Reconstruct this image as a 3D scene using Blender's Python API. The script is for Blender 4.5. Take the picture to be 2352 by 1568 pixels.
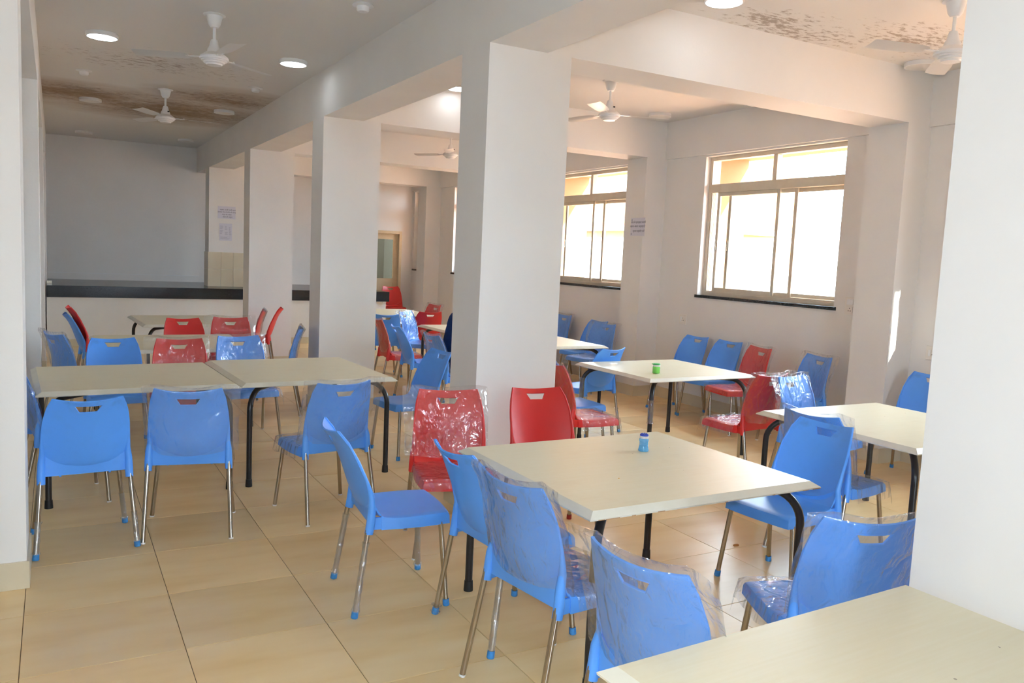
import bpy, bmesh, math, random
from mathutils import Vector, Matrix, noise
random.seed(7)
sc = bpy.context.scene
for o in list(bpy.data.objects): bpy.data.objects.remove(o)
COL = sc.collection
PI = math.pi

# ------------------------------------------------------------------ camera, sky, sun, exposure
HC = 1.692
YAW, PITCH, ROLL = 0.5147, -0.1032, 0.0458
fw = Vector((math.sin(YAW)*math.cos(PITCH), math.cos(YAW)*math.cos(PITCH), math.sin(PITCH)))
rt0 = Vector((math.cos(YAW), -math.sin(YAW), 0)); up0 = rt0.cross(fw)
rt = math.cos(ROLL)*rt0 + math.sin(ROLL)*up0
up = -math.sin(ROLL)*rt0 + math.cos(ROLL)*up0
cam = bpy.data.cameras.new('camera'); co = bpy.data.objects.new('camera', cam); COL.objects.link(co)
co.matrix_world = Matrix(((rt.x, up.x, -fw.x, 0), (rt.y, up.y, -fw.y, 0), (rt.z, up.z, -fw.z, HC), (0, 0, 0, 1)))
cam.sensor_width = 36; cam.lens = 36*1867.2/2352; cam.clip_start = .05; cam.clip_end = 300
sc.camera = co

w = bpy.data.worlds.new('sky'); sc.world = w; w.use_nodes = True
bg = w.node_tree.nodes['Background']
bg.inputs[0].default_value = (0.74, 0.87, 1.0, 1); bg.inputs[1].default_value = 18.0

def light(name, kind, loc, energy, color=(1, 1, 1), size=.1, aim=None):
    l = bpy.data.lights.new(name, kind); l.energy = energy; l.color = color
    if kind == 'AREA': l.size = size
    if kind == 'POINT': l.shadow_soft_size = size
    o = bpy.data.objects.new(name, l); COL.objects.link(o); o.location = loc
    if aim is not None: o.rotation_euler = Vector(aim).to_track_quat('-Z', 'Y').to_euler()
    return o
sun = light('sun', 'SUN', (30, -40, 25), 26.0, (1, .93, .82), aim=(-.32, 1, -.5)); sun.data.angle = .009
# the photographer's pop-up flash, just above the lens
flash = light('camera_flash', 'AREA', (-.03, -.02, HC+.10), 34, (.93, .97, 1.0), .07, aim=fw)

sc.view_settings.view_transform = 'Standard'; sc.view_settings.look = 'None'
sc.view_settings.exposure = 0.68; sc.view_settings.gamma = 1.0; sc.view_settings.use_curve_mapping = False
sc.view_settings.use_white_balance = True; sc.view_settings.white_balance_temperature = 6030; sc.view_settings.white_balance_tint = 7
sc.cycles.max_bounces = 10; sc.cycles.diffuse_bounces = 6; sc.cycles.glossy_bounces = 4
sc.cycles.transparent_max_bounces = 24; sc.cycles.transmission_bounces = 6
sc.cycles.sample_clamp_indirect = 8; sc.cycles.caustics_reflective = False; sc.cycles.caustics_refractive = False
sc.cycles.use_denoising = True

# ------------------------------------------------------------------ materials
def mat(name, color, rough=.5, metal=0, spec=.5):
    m = bpy.data.materials.new(name); m.use_nodes = True
    b = m.node_tree.nodes['Principled BSDF']
    b.inputs['Base Color'].default_value = (*color, 1); b.inputs['Roughness'].default_value = rough
    b.inputs['Metallic'].default_value = metal; b.inputs['Specular IOR Level'].default_value = spec
    return m
def nd(m, t, **kw):
    n = m.node_tree.nodes.new(t)
    for k, v in kw.items(): setattr(n, k, v)
    return n
def lk(m, a, b): m.node_tree.links.new(a, b)
def coords(m, kind='Object', scale=(1, 1, 1), loc=(0, 0, 0)):
    t = nd(m, 'ShaderNodeTexCoord'); mp = nd(m, 'ShaderNodeMapping')
    mp.inputs['Scale'].default_value = scale; mp.inputs['Location'].default_value = loc
    lk(m, t.outputs[kind], mp.inputs['Vector']); return mp.outputs['Vector']
def noisen(m, vec, scale, detail=4, rough=.5):
    n = nd(m, 'ShaderNodeTexNoise'); n.inputs['Scale'].default_value = scale
    n.inputs['Detail'].default_value = detail; n.inputs['Roughness'].default_value = rough
    if vec is not None: lk(m, vec, n.inputs['Vector'])
    return n.outputs['Fac']
def ramp(m, fac, stops):
    r = nd(m, 'ShaderNodeValToRGB'); e = r.color_ramp.elements
    while len(e) < len(stops): e.new(.5)
    for i, (p, c) in enumerate(stops):
        e[i].position = p; e[i].color = (*c, 1) if len(c) == 3 else c
    lk(m, fac, r.inputs['Fac']); return r.outputs['Color']
def mixc(m, fac, a, b, mode='MIX'):
    n = nd(m, 'ShaderNodeMix', data_type='RGBA', blend_type=mode)
    for s, v in ((0, fac), (6, a), (7, b)):
        if hasattr(v, 'links'): lk(m, v, n.inputs[s])
        else: n.inputs[s].default_value = v if s == 0 else (*v, 1)
    return n.outputs[2]
def mth(m, op, a, b=None):
    n = nd(m, 'ShaderNodeMath', operation=op)
    for i, v in enumerate((a, b)):
        if v is None: continue
        if hasattr(v, 'links'): lk(m, v, n.inputs[i])
        else: n.inputs[i].default_value = v
    return n.outputs[0]
def bump(m, h, strength=.3, dist=.01):
    n = nd(m, 'ShaderNodeBump'); n.inputs['Strength'].default_value = strength; n.inputs['Distance'].default_value = dist
    lk(m, h, n.inputs['Height']); return n.outputs['Normal']
def bsdf(m): return m.node_tree.nodes['Principled BSDF']

def mottled(name, c1, c2, scale, rough=.6, spec=.3, bmp=0, bscale=60):
    m = mat(name, c1, rough, 0, spec); v = coords(m)
    lk(m, mixc(m, ramp(m, noisen(m, v, scale, 5), [(.35, (0, 0, 0)), (.68, (1, 1, 1))]), c1, c2), bsdf(m).inputs['Base Color'])
    if bmp: lk(m, bump(m, noisen(m, v, bscale, 3), bmp, .004), bsdf(m).inputs['Normal'])
    return m
M = {}
M['paint'] = mottled('wall_paint', (.80, .785, .76), (.765, .745, .715), 1.3, .62, .25, .12, 45)
M['granite'] = mottled('black_granite', (.012, .013, .015), (.035, .037, .04), 160, .16, .5)
M['skirt'] = mottled('skirting_tile', (.66, .585, .43), (.60, .52, .37), 2.5, .3, .5)
M['alu'] = mottled('cream_frame_paint', (.66, .60, .48), (.60, .53, .41), 6, .4, .5)
M['door'] = mottled('cream_door_paint', (.68, .55, .36), (.62, .49, .31), 4, .45, .4)
M['switch'] = mat('switch_plastic', (.78, .74, .68), .35)
M['dark'] = mat('dark_hole', (.015, .014, .014), .6)
M['white'] = mat('white_enamel', (.80, .80, .80), .28)
M['steel'] = mat('nickel_tube', (.43, .375, .30), .22, 1)
M['black'] = mottled('black_tube_paint', (.014, .013, .015), (.022, .02, .022), 30, .3, .5)
M['rubber'] = mat('black_rubber', (.012, .012, .013), .55)
M['capw'] = mat('white_leg_tip', (.75, .75, .73), .4)
M['capb'] = mottled('blue_leg_cap', (.07, .28, .66), (.05, .2, .5), 60, .5)
M['capr'] = mat('red_leg_cap', (.4, .03, .03), .5)
M['navy'] = mottled('navy_cloth', (.010, .032, .115), (.007, .022, .085), 25, .85, .1)
M['skin'] = mat('skin', (.30, .16, .10), .55)
M['hair'] = mat('hair', (.012, .01, .009), .5)
M['paper'] = mat('notice_paper', (.66, .66, .74), .7)
M['ink'] = mat('dark_ink', (.07, .07, .12), .7)
M['ink2'] = mat('faded_ink', (.42, .42, .52), .7)
M['lens_off'] = mat('unlit_diffuser', (.74, .72, .69), .35)
m = mat('lit_diffuser', (1, 1, 1), .4); bsdf(m).inputs['Emission Color'].default_value = (.95, .98, 1, 1)
bsdf(m).inputs['Emission Strength'].default_value = 6; M['lens_on'] = m

def plastic(name, c, dark):
    m = mat(name, c, .38, 0, .5); v = coords(m)
    smud = ramp(m, noisen(m, v, 14, 6, .6), [(.50, (0, 0, 0)), (.72, (1, 1, 1))])
    sx = nd(m, 'ShaderNodeSeparateXYZ'); lk(m, v, sx.inputs[0])
    hi = nd(m, 'ShaderNodeMapRange'); hi.inputs['From Min'].default_value = .78; hi.inputs['From Max'].default_value = .87
    lk(m, sx.outputs['Z'], hi.inputs['Value'])
    f = mth(m, 'MULTIPLY', smud, mth(m, 'ADD', mth(m, 'MULTIPLY', hi.outputs[0], .4), .06))
    lk(m, mixc(m, f, c, dark), bsdf(m).inputs['Base Color'])
    lk(m, bump(m, noisen(m, v, 420, 2), .06, .001), bsdf(m).inputs['Normal'])
    return m
M['blue'] = plastic('blue_plastic', (.105, .34, .93), (.06, .15, .33))
M['red'] = plastic('red_plastic', (.66, .026, .024), (.30, .02, .02))

def film(name, milk=.07, gl=.10):
    m = bpy.data.materials.new(name); m.use_nodes = True; nt = m.node_tree; nt.nodes.clear()
    out = nd(m, 'ShaderNodeOutputMaterial'); tr = nd(m, 'ShaderNodeBsdfTransparent'); g = nd(m, 'ShaderNodeBsdfGlossy')
    d = nd(m, 'ShaderNodeBsdfDiffuse'); d.inputs['Color'].default_value = (.85, .85, .87, 1)
    tr.inputs['Color'].default_value = (.985, .985, .985, 1)
    g.inputs['Roughness'].default_value = .15
    v = coords(m)
    vs = coords(m, 'Object', (1, 1, .42))
    wn = nd(m, 'ShaderNodeTexNoise'); wn.inputs['Scale'].default_value = 5; lk(m, v, wn.inputs['Vector'])
    ds = nd(m, 'ShaderNodeMix', data_type='VECTOR'); ds.inputs[0].default_value = .16
    lk(m, vs, ds.inputs[4]); lk(m, wn.outputs['Color'], ds.inputs[5])
    big = mth(m, 'ABSOLUTE', mth(m, 'SUBTRACT', noisen(m, ds.outputs[1], 11, 2, .5), .5))
    fine = mth(m, 'ABSOLUTE', mth(m, 'SUBTRACT', noisen(m, ds.outputs[1], 58, 2, .5), .5))
    area = ramp(m, noisen(m, v, 6, 2), [(.45, (0, 0, 0)), (.65, (1, 1, 1))])
    h = mth(m, 'ADD', mth(m, 'MULTIPLY', big, 2.2), mth(m, 'MULTIPLY', mth(m, 'MULTIPLY', fine, mth(m, 'ADD', area, .2)), .40))
    nrm = bump(m, h, 1.0, .027)
    lk(m, nrm, g.inputs['Normal'])
    fr = nd(m, 'ShaderNodeLayerWeight'); lk(m, nrm, fr.inputs['Normal'])
    frf = mth(m, 'MULTIPLY', mth(m, 'POWER', fr.outputs['Facing'], 3), .55)
    m1 = nd(m, 'ShaderNodeMixShader'); m2 = nd(m, 'ShaderNodeMixShader')
    m1.inputs[0].default_value = milk; lk(m, tr.outputs[0], m1.inputs[1]); lk(m, d.outputs[0], m1.inputs[2])
    lk(m, mth(m, 'MINIMUM', mth(m, 'ADD', frf, gl*.8), .7), m2.inputs[0])
    lk(m, m1.outputs[0], m2.inputs[1]); lk(m, g.outputs[0], m2.inputs[2]); lk(m, m2.outputs[0], out.inputs['Surface'])
    return m
M['film'] = film('clear_film', .03)
M['legfilm'] = film('leg_film', .12, .2)

def glass(name, tint, gl):
    m = bpy.data.materials.new(name); m.use_nodes = True; nt = m.node_tree; nt.nodes.clear()
    out = nd(m, 'ShaderNodeOutputMaterial'); tr = nd(m, 'ShaderNodeBsdfTransparent'); g = nd(m, 'ShaderNodeBsdfGlossy')
    tr.inputs['Color'].default_value = (*tint, 1); g.inputs['Roughness'].default_value = .02
    lw = nd(m, 'ShaderNodeLayerWeight')
    mx = nd(m, 'ShaderNodeMixShader'); lk(m, mth(m, 'MULTIPLY', mth(m, 'ADD', mth(m, 'MULTIPLY', mth(m, 'POWER', lw.outputs['Facing'], 4), .6), .03), gl), mx.inputs[0])
    lk(m, tr.outputs[0], mx.inputs[1]); lk(m, g.outputs[0], mx.inputs[2]); lk(m, mx.outputs[0], out.inputs['Surface'])
    return m
M['pane'] = glass('window_glass', (.96, .97, .96), 1)
M['dpane'] = glass('door_glass', (.60, .59, .52), 2.2)

# floor tile: glazed beige with soft cloudy marbling, each tile a little different
m = mat('floor_tile', (.5, .36, .2), .30, 0, .4); v = coords(m)
oi = nd(m, 'ShaderNodeObjectInfo')
cv = nd(m, 'ShaderNodeCombineXYZ'); lk(m, mth(m, 'MULTIPLY', oi.outputs['Random'], 40), cv.inputs[0]); lk(m, mth(m, 'MULTIPLY', oi.outputs['Random'], 17), cv.inputs[1])
av = nd(m, 'ShaderNodeVectorMath', operation='ADD'); lk(m, v, av.inputs[0]); lk(m, cv.outputs[0], av.inputs[1])
st = nd(m, 'ShaderNodeVectorMath', operation='MULTIPLY'); st.inputs[1].default_value = (1, 3.4, 1); lk(m, av.outputs[0], st.inputs[0])
cl = ramp(m, noisen(m, st.outputs[0], 1.5, 3, .5), [(.25, (.74, .50, .215)), (.50, (.82, .595, .30)), (.80, (.86, .67, .385))])
tone = mth(m, 'ADD', mth(m, 'MULTIPLY', oi.outputs['Random'], .16), .90)
tc = nd(m, 'ShaderNodeVectorMath', operation='SCALE'); lk(m, cl, tc.inputs[0]); lk(m, tone, tc.inputs['Scale'])
lk(m, tc.outputs[0], bsdf(m).inputs['Base Color'])
M['tile'] = m
M['grout'] = mat('grout', (.20, .13, .07), .9)

# laminate table top: pale beige, fine grain along X, faint stains
def laminate(name, a, b, rough):
    m = mat(name, a, rough, 0, .5); v = coords(m, 'Object', (1.2, 26, 1))
    oi = nd(m, 'ShaderNodeObjectInfo')
    av = nd(m, 'ShaderNodeVectorMath', operation='ADD'); lk(m, v, av.inputs[0]); lk(m, mth(m, 'MULTIPLY', oi.outputs['Random'], 30), av.inputs[1])
    g = ramp(m, noisen(m, av.outputs[0], 3, 6, .6), [(.30, (0, 0, 0)), (.70, (1, 1, 1))])
    c = mixc(m, g, a, b)
    v2 = coords(m)
    s = ramp(m, noisen(m, v2, 3.2, 5, .6), [(.56, (0, 0, 0)), (.76, (1, 1, 1))])
    c = mixc(m, mth(m, 'MULTIPLY', s, .28), c, (.55, .42, .25))
    vo = nd(m, 'ShaderNodeTexVoronoi'); vo.inputs['Scale'].default_value = 11; lk(m, v2, vo.inputs['Vector'])
    sp = mth(m, 'MULTIPLY', mth(m, 'LESS_THAN', vo.outputs['Distance'], .05), mth(m, 'GREATER_THAN', noisen(m, v2, 9, 2), .55))
    c = mixc(m, mth(m, 'MULTIPLY', sp, .7), c, (.16, .11, .07))
    lk(m, c, bsdf(m).inputs['Base Color']); return m
M['lam'] = laminate('table_laminate', (.735, .675, .50), (.71, .64, .445), .36)
M['edge'] = mottled('table_edge_band', (.72, .70, .60), (.66, .635, .52), 7, .3, .5)
M['chip'] = mat('bare_chipboard', (.42, .24, .11), .8)

# ceiling paint with damp / mould stains where the photograph has them
m = mat('ceiling_paint', (.74, .725, .70), .7, 0, .2)
g = nd(m, 'ShaderNodeNewGeometry'); pos = g.outputs['Position']
sx = nd(m, 'ShaderNodeSeparateXYZ'); lk(m, pos, sx.inputs[0])
def blob(cx, cy, rx, ry):
    dx = mth(m, 'DIVIDE', mth(m, 'SUBTRACT', sx.outputs['X'], cx), rx); dy = mth(m, 'DIVIDE', mth(m, 'SUBTRACT', sx.outputs['Y'], cy), ry)
    d = mth(m, 'SQRT', mth(m, 'ADD', mth(m, 'MULTIPLY', dx, dx), mth(m, 'MULTIPLY', dy, dy)))
    mr = nd(m, 'ShaderNodeMapRange'); mr.inputs['From Min'].default_value = 1; mr.inputs['From Max'].default_value = 0
    lk(m, d, mr.inputs['Value']); return mr.outputs[0]
def wiggle(vecscale):
    mp = nd(m, 'ShaderNodeMapping'); mp.inputs['Scale'].default_value = vecscale; lk(m, pos, mp.inputs['Vector']); return mp.outputs[0]
heavy = mth(m, 'MAXIMUM', mth(m, 'MAXIMUM', blob(.3, 11.6, 1.6, 1.1), blob(1.4, 12.1, 1.9, 1.6)), mth(m, 'MULTIPLY', blob(1.9, 10.7, 1.2, 1.0), .85))
lightb = mth(m, 'MAXIMUM', mth(m, 'MULTIPLY', blob(.9, 9.1, 1.9, 1.1), .62), mth(m, 'MAXIMUM', mth(m, 'MULTIPLY', blob(4.7, 4.42, 1.2, .55), .8), mth(m, 'MULTIPLY', blob(5.65, 4.1, 1.0, .7), .8)))
n1 = noisen(m, wiggle((.9, 2.2, 1)), 2.2, 9, .72)
n2 = noisen(m, wiggle((.8, 1.7, 1)), 15, 6, .7)
n3 = noisen(m, wiggle((.7, 1.3, 1)), 2.6, 4, .6)
mask = mth(m, 'MAXIMUM', heavy, lightb)
brown = ramp(m, mth(m, 'MULTIPLY', mth(m, 'POWER', heavy, .6), mth(m, 'ADD', n1, .05)), [(.10, (0, 0, 0)), (.50, (1, 1, 1))])
spk = ramp(m, mth(m, 'MULTIPLY', n2, mth(m, 'ADD', .55, mth(m, 'MULTIPLY', mth(m, 'MULTIPLY', mask, n3), 1.1))), [(.42, (0, 0, 0)), (.52, (1, 1, 1))])
spk = mth(m, 'MULTIPLY', spk, mth(m, 'GREATER_THAN', mask, .02))
c = mixc(m, mth(m, 'MULTIPLY', brown, .85), (.74, .725, .70), (.36, .24, .14))
c = mixc(m, mth(m, 'MULTIPLY', spk, .62), c, (.20, .125, .07))
lk(m, c, bsdf(m).inputs['Base Color'])
lk(m, bump(m, noisen(m, wiggle((1, 1, 1)), 40, 3), .12, .004), bsdf(m).inputs['Normal'])
M['ceil'] = m

# outside
M['ground'] = mottled('laterite_ground', (.70, .39, .24), (.60, .32, .19), .4, .9, .1)
M['peach'] = mottled('peach_render', (.32, .17, .085), (.28, .145, .07), .8, .8, .1)
M['pale'] = mottled('pale_render', (.80, .74, .68), (.76, .68, .6), .6, .8, .1)
M['maroon'] = mat('maroon_shutter', (.25, .08, .05), .6)
def tinted(name, c, a, r=.15):
    m = bpy.data.materials.new(name); m.use_nodes = True; b = bsdf(m)
    b.inputs['Base Color'].default_value = (*c, 1); b.inputs['Roughness'].default_value = r
    b.inputs['Alpha'].default_value = a; return m
M['jarb'] = tinted('light_blue_clear_plastic', (.14, .48, .85), .72)
M['jarg'] = tinted('green_clear_plastic', (.20, .72, .10), .80)
M['lidb'] = mat('royal_blue_lid', (.02, .07, .55), .4)
M['lidg'] = mat('green_lid', (.05, .42, .10), .4)
M['crumb'] = mat('yellow_food', (.80, .42, .03), .6)
M['leaf'] = mat('orange_scrap', (.42, .16, .03), .7)

# ------------------------------------------------------------------ mesh helpers
class MB:
    def __init__(s): s.bm = bmesh.new()
    def box(s, x0, x1, y0, y1, z0, z1):
        v = [s.bm.verts.new(p) for p in ((x0, y0, z0), (x1, y0, z0), (x1, y1, z0), (x0, y1, z0), (x0, y0, z1), (x1, y0, z1), (x1, y1, z1), (x0, y1, z1))]
        for f in ((3, 2, 1, 0), (4, 5, 6, 7), (0, 1, 5, 4), (1, 2, 6, 5), (2, 3, 7, 6), (3, 0, 4, 7)): s.bm.faces.new([v[i] for i in f])
        return s
    def tube(s, pts, rad, n=12, cap=True):
        pts = [Vector(p) for p in pts]; rads = rad if isinstance(rad, (list, tuple)) else [rad]*len(pts)
        t0 = (pts[1]-pts[0]).normalized(); a = Vector((0, 0, 1)) if abs(t0.z) < .9 else Vector((1, 0, 0))
        nv = t0.cross(a).normalized(); rings = []
        for i, p in enumerate(pts):
            t = (pts[min(i+1, len(pts)-1)]-pts[max(i-1, 0)]).normalized()
            nv = (nv-t*nv.dot(t)).normalized(); b = t.cross(nv)
            rings.append([s.bm.verts.new(p+rads[i]*(math.cos(2*PI*k/n)*nv+math.sin(2*PI*k/n)*b)) for k in range(n)])
        for r0, r1 in zip(rings, rings[1:]):
            for k in range(n): s.bm.faces.new((r0[k], r0[(k+1) % n], r1[(k+1) % n], r1[k]))
        if cap: s.bm.faces.new(rings[0][::-1]); s.bm.faces.new(rings[-1])
        return s
    def lathe(s, prof, n=28, c=(0, 0, 0)):
        rings = []
        for r, z in prof:
            rings.append([s.bm.verts.new((c[0]+r*math.cos(2*PI*k/n), c[1]+r*math.sin(2*PI*k/n), c[2]+z)) for k in range(n)] if r > 1e-6 else [s.bm.verts.new((c[0], c[1], c[2]+z))])
        for a, b in zip(rings, rings[1:]):
            for k in range(n):
                va = (a[k], a[(k+1) % n]) if len(a) > 1 else (a[0],); vb = (b[(k+1) % n], b[k]) if len(b) > 1 else (b[0],)
                if len(va)+len(vb) > 2: s.bm.faces.new(va+vb)
        return s
    def poly_prism(s, pts, z0, z1):
        a = [s.bm.verts.new((x, y, z0)) for x, y in pts]; b = [s.bm.verts.new((x, y, z1)) for x, y in pts]; n = len(pts)
        s.bm.faces.new(a[::-1]); s.bm.faces.new(b)
        for i in range(n): s.bm.faces.new((a[i], a[(i+1) % n], b[(i+1) % n], b[i]))
        return s
    def mesh(s, name, mats, smooth=None, fix=True):
        if fix: bmesh.ops.recalc_face_normals(s.bm, faces=s.bm.faces)
        me = bpy.data.meshes.new(name); s.bm.to_mesh(me); s.bm.free()
        for mm in (mats if isinstance(mats, (list, tuple)) else [mats]): me.materials.append(mm)
        if smooth is not None:
            for p in me.polygons: p.use_smooth = True
            me.set_sharp_from_angle(angle=math.radians(smooth))
        return me
    def build(s, name, mats, parent=None, smooth=None, bevel=0):
        if bevel:
            bmesh.ops.recalc_face_normals(s.bm, faces=s.bm.faces)
            bmesh.ops.bevel(s.bm, geom=list(s.bm.edges), offset=bevel, segments=2, affect='EDGES', profile=.5)
        return link(name, s.mesh(name, mats, smooth), parent)
def link(name, me, parent=None):
    o = bpy.data.objects.new(name, me); COL.objects.link(o)
    if parent: o.parent = parent
    return o
def tag(o, label, cat, group=None):
    o['label'] = label; o['category'] = cat
    if group: o['group'] = group
    return o
def struct(o): o['kind'] = 'structure'; return o
def empty(name, loc=(0, 0, 0), rz=0):
    o = bpy.data.objects.new(name, None); COL.objects.link(o); o.location = loc; o.rotation_euler = (0, 0, rz); o.empty_display_size = .1
    return o
def copy_tree(o, parent=None):
    c = o.copy(); COL.objects.link(c); c.parent = parent
    for ch in list(o.children): copy_tree(ch, c)
    return c

# ------------------------------------------------------------------ room shell
ZC, ZB = 3.45, 3.0
XW, XP = 6.74, 6.42            # window wall, pilaster face
XL = -.11                      # right face of the left pillars
ROWS = [1.14, 4.60, 8.16, 11.65, 15.05]; CD = .39
YB = 16.5

# floor: grout slab + individual tiles
floor = struct(MB().box(-.9, 6.98, -3.2, 18.2, -.12, -.004).build('floor', M['grout']))
TS, X0, Y0 = .6, -.137, 4.072
ctr = []
i0, i1 = math.floor((-.9-X0)/TS), math.ceil((6.9-X0)/TS); j0, j1 = math.floor((.3-Y0)/TS), math.ceil((16.5-Y0)/TS)
for i in range(i0, i1):
    for j in range(j0, j1):
        cx, cy = X0+(i+.5)*TS, Y0+(j+.5)*TS
        dv = Vector((cx, cy, -HC)); zc = dv.dot(fw)
        u, vv = dv.dot(rt)/max(zc, .01)*1867, dv.dot(up)/max(zc, .01)*1867
        vis = zc > .5 and abs(u) < 1450 and abs(vv) < 1100
        ctr.append((not vis, math.hypot(cx, cy), cx, cy))
ctr.sort()
tm = MB(); tm.box(-TS/2+.0015, TS/2-.0015, -TS/2+.0015, TS/2-.0015, -.006, 0)
bmesh.ops.bevel(tm.bm, geom=[e for e in tm.bm.edges if all(v.co.z > -.001 for v in e.verts)], offset=.0012, segments=1, affect='EDGES')
tme = tm.mesh('tile', M['tile'])
for _, _, cx, cy in ctr[:290]:
    o = link('tile', tme, floor); o.location = (cx, cy, random.uniform(-.0004, .0004))
rest = MB()
for _, _, cx, cy in ctr[290:]: rest.box(cx-TS/2+.0015, cx+TS/2-.0015, cy-TS/2+.0015, cy+TS/2-.0015, -.006, 0)
ro = rest.build('far_tiles', M['tile'], floor); ro['kind'] = 'stuff'

ceil = struct(MB().box(-.9, 6.98, -3.2, 18.2, ZC, ZC+.15).build('ceiling', M['ceil']))
struct(MB().box(-.9, -.72, -3.2, 18.2, 0, ZC).build('wall_left', M['paint']))
# unseen opening behind the camera sized for daylight; roof outside added to block sun
wn_ = MB(); wn_.box(-.9, 1.5, -3.4, -3.2, 0, ZC).box(2.6, 6.98, -3.4, -3.2, 0, ZC).box(1.5, 2.6, -3.4, -3.2, 2.1, ZC)
struct(wn_.build('wall_near', M['paint']))
struct(MB().box(-3, 8, -7.5, -3.4, 2.75, 2.9).build('trim_added_sun_roof', M['paint']))
for x_ in (-1.2, 5.6): struct(MB().box(x_, x_+.3, -7.4, -7.1, -.35, 2.75).build('pillar', M['paint']))  # unseen posts added to carry that roof
struct(MB().box(-40, 6.97, -60, -3.4, -.4, -.02).build('added_paving', mottled('grey_bounce_paving', (.60, .60, .60), (.52, .52, .53), .8, .9)))  # pale ground added out of view to bounce neutral daylight indoors

# window wall with real openings (one mesh), each opening (y0, y1)
ZS, ZT = 1.335, 2.975
OPEN = [(1.88, 3.93), (5.47, 7.45), (8.93, 10.93), (12.42, 14.42), (15.62, 16.40)]
wm = MB(); ys = [-3.2]+[q for a in OPEN for q in a]+[18.2]
for a, b in zip(ys[0::2], ys[1::2]): wm.box(XW, 6.98, a, b, 0, ZC)
for a, b in OPEN: wm.box(XW, 6.98, a, b, 0, ZS); wm.box(XW, 6.98, a, b, ZT, ZC)
struct(wm.build('wall_right', M['paint']))
# lintel band along the top of the window wall, standing slightly proud
for k in range(5):
    a = ROWS[k]+CD if k else -3.2
    a, b = (ROWS[k]+CD, ROWS[k+1] if k < 4 else YB)
    struct(MB().box(XW-.035, XW, a, b, ZB-.005, ZC).build('trim_lintel', M['paint']))

# back wall with the door opening
DX0, DX1, DZ = 5.62, 6.50, 2.13
bw = MB(); bw.box(-.72, DX0, YB, YB+.2, 0, ZC).box(DX1, XW, YB, YB+.2, 0, ZC).box(DX0, DX1, YB, YB+.2, DZ, ZC)
struct(bw.build('wall_back', M['paint']))
struct(MB().box(-.72, 2.4, YB-.012, YB, 1.055, 1.067).build('trim_groove', M['white']))
struct(MB().box(4.6, XW, 18.2, 18.3, 0, ZC).box(-.9, 3.9, 18.2, 18.3, 0, ZC).build('wall_kitchen', mottled('kitchen_wall', (.50, .475, .41), (.45, .42, .36), 1.2, .6)))  # gap left in this unseen wall to let light into the kitchen

# pillars, beams, skirting
def skirt(x0, x1, y0, y1, zs=.135, t=.012, name='baseboard_pillar'):
    b = MB(); t2 = t
    b.box(x0-t2, x1+t2, y0-t2, y0, 0, zs).box(x0-t2, x1+t2, y1, y1+t2, 0, zs).box(x0-t2, x0, y0, y1, 0, zs).box(x1, x1+t2, y0, y1, 0, zs)
    return struct(b.build(name, M['skirt'], bevel=.0015))
for k, y in enumerate(ROWS):
    y1 = y+CD
    struct(MB().box(2.35, 2.95, y, y1, .946 if k == 4 else 0, ZB).build('pillar', M['paint']))
    if k != 4: skirt(2.35, 2.95, y, y1)
    yl = 4.41 if k == 1 else y
    xl_ = XL-.022 if k == 1 else XL
    struct(MB().box(-.72, xl_, yl, yl+CD+.02, .946 if k == 4 else 0, ZB).build('pillar', M['paint']))
    if k != 4: skirt(-.72, xl_, yl, yl+CD+.02)
    struct(MB().box(XP, XW, y, y1, 0, ZB).build('pilaster', M['paint']))
    skirt(XP, XW-.02, y, y1)
    struct(MB().box(2.765, XW, y, y1, ZB, ZC).build('cross_beam', M['paint']))
struct(MB().box(2.35, 2.765, -3.2, YB, ZB, ZC).build('long_beam', M['paint']))
struct(MB().box(-.72, XL, -3.2, YB, ZB, ZC).build('long_beam', M['paint']))
bs = MB()
for k in range(4): bs.box(XW-.014, XW, ROWS[k]+CD, ROWS[k+1], 0, .135)
struct(bs.build('baseboard_right', M['skirt']))

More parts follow.
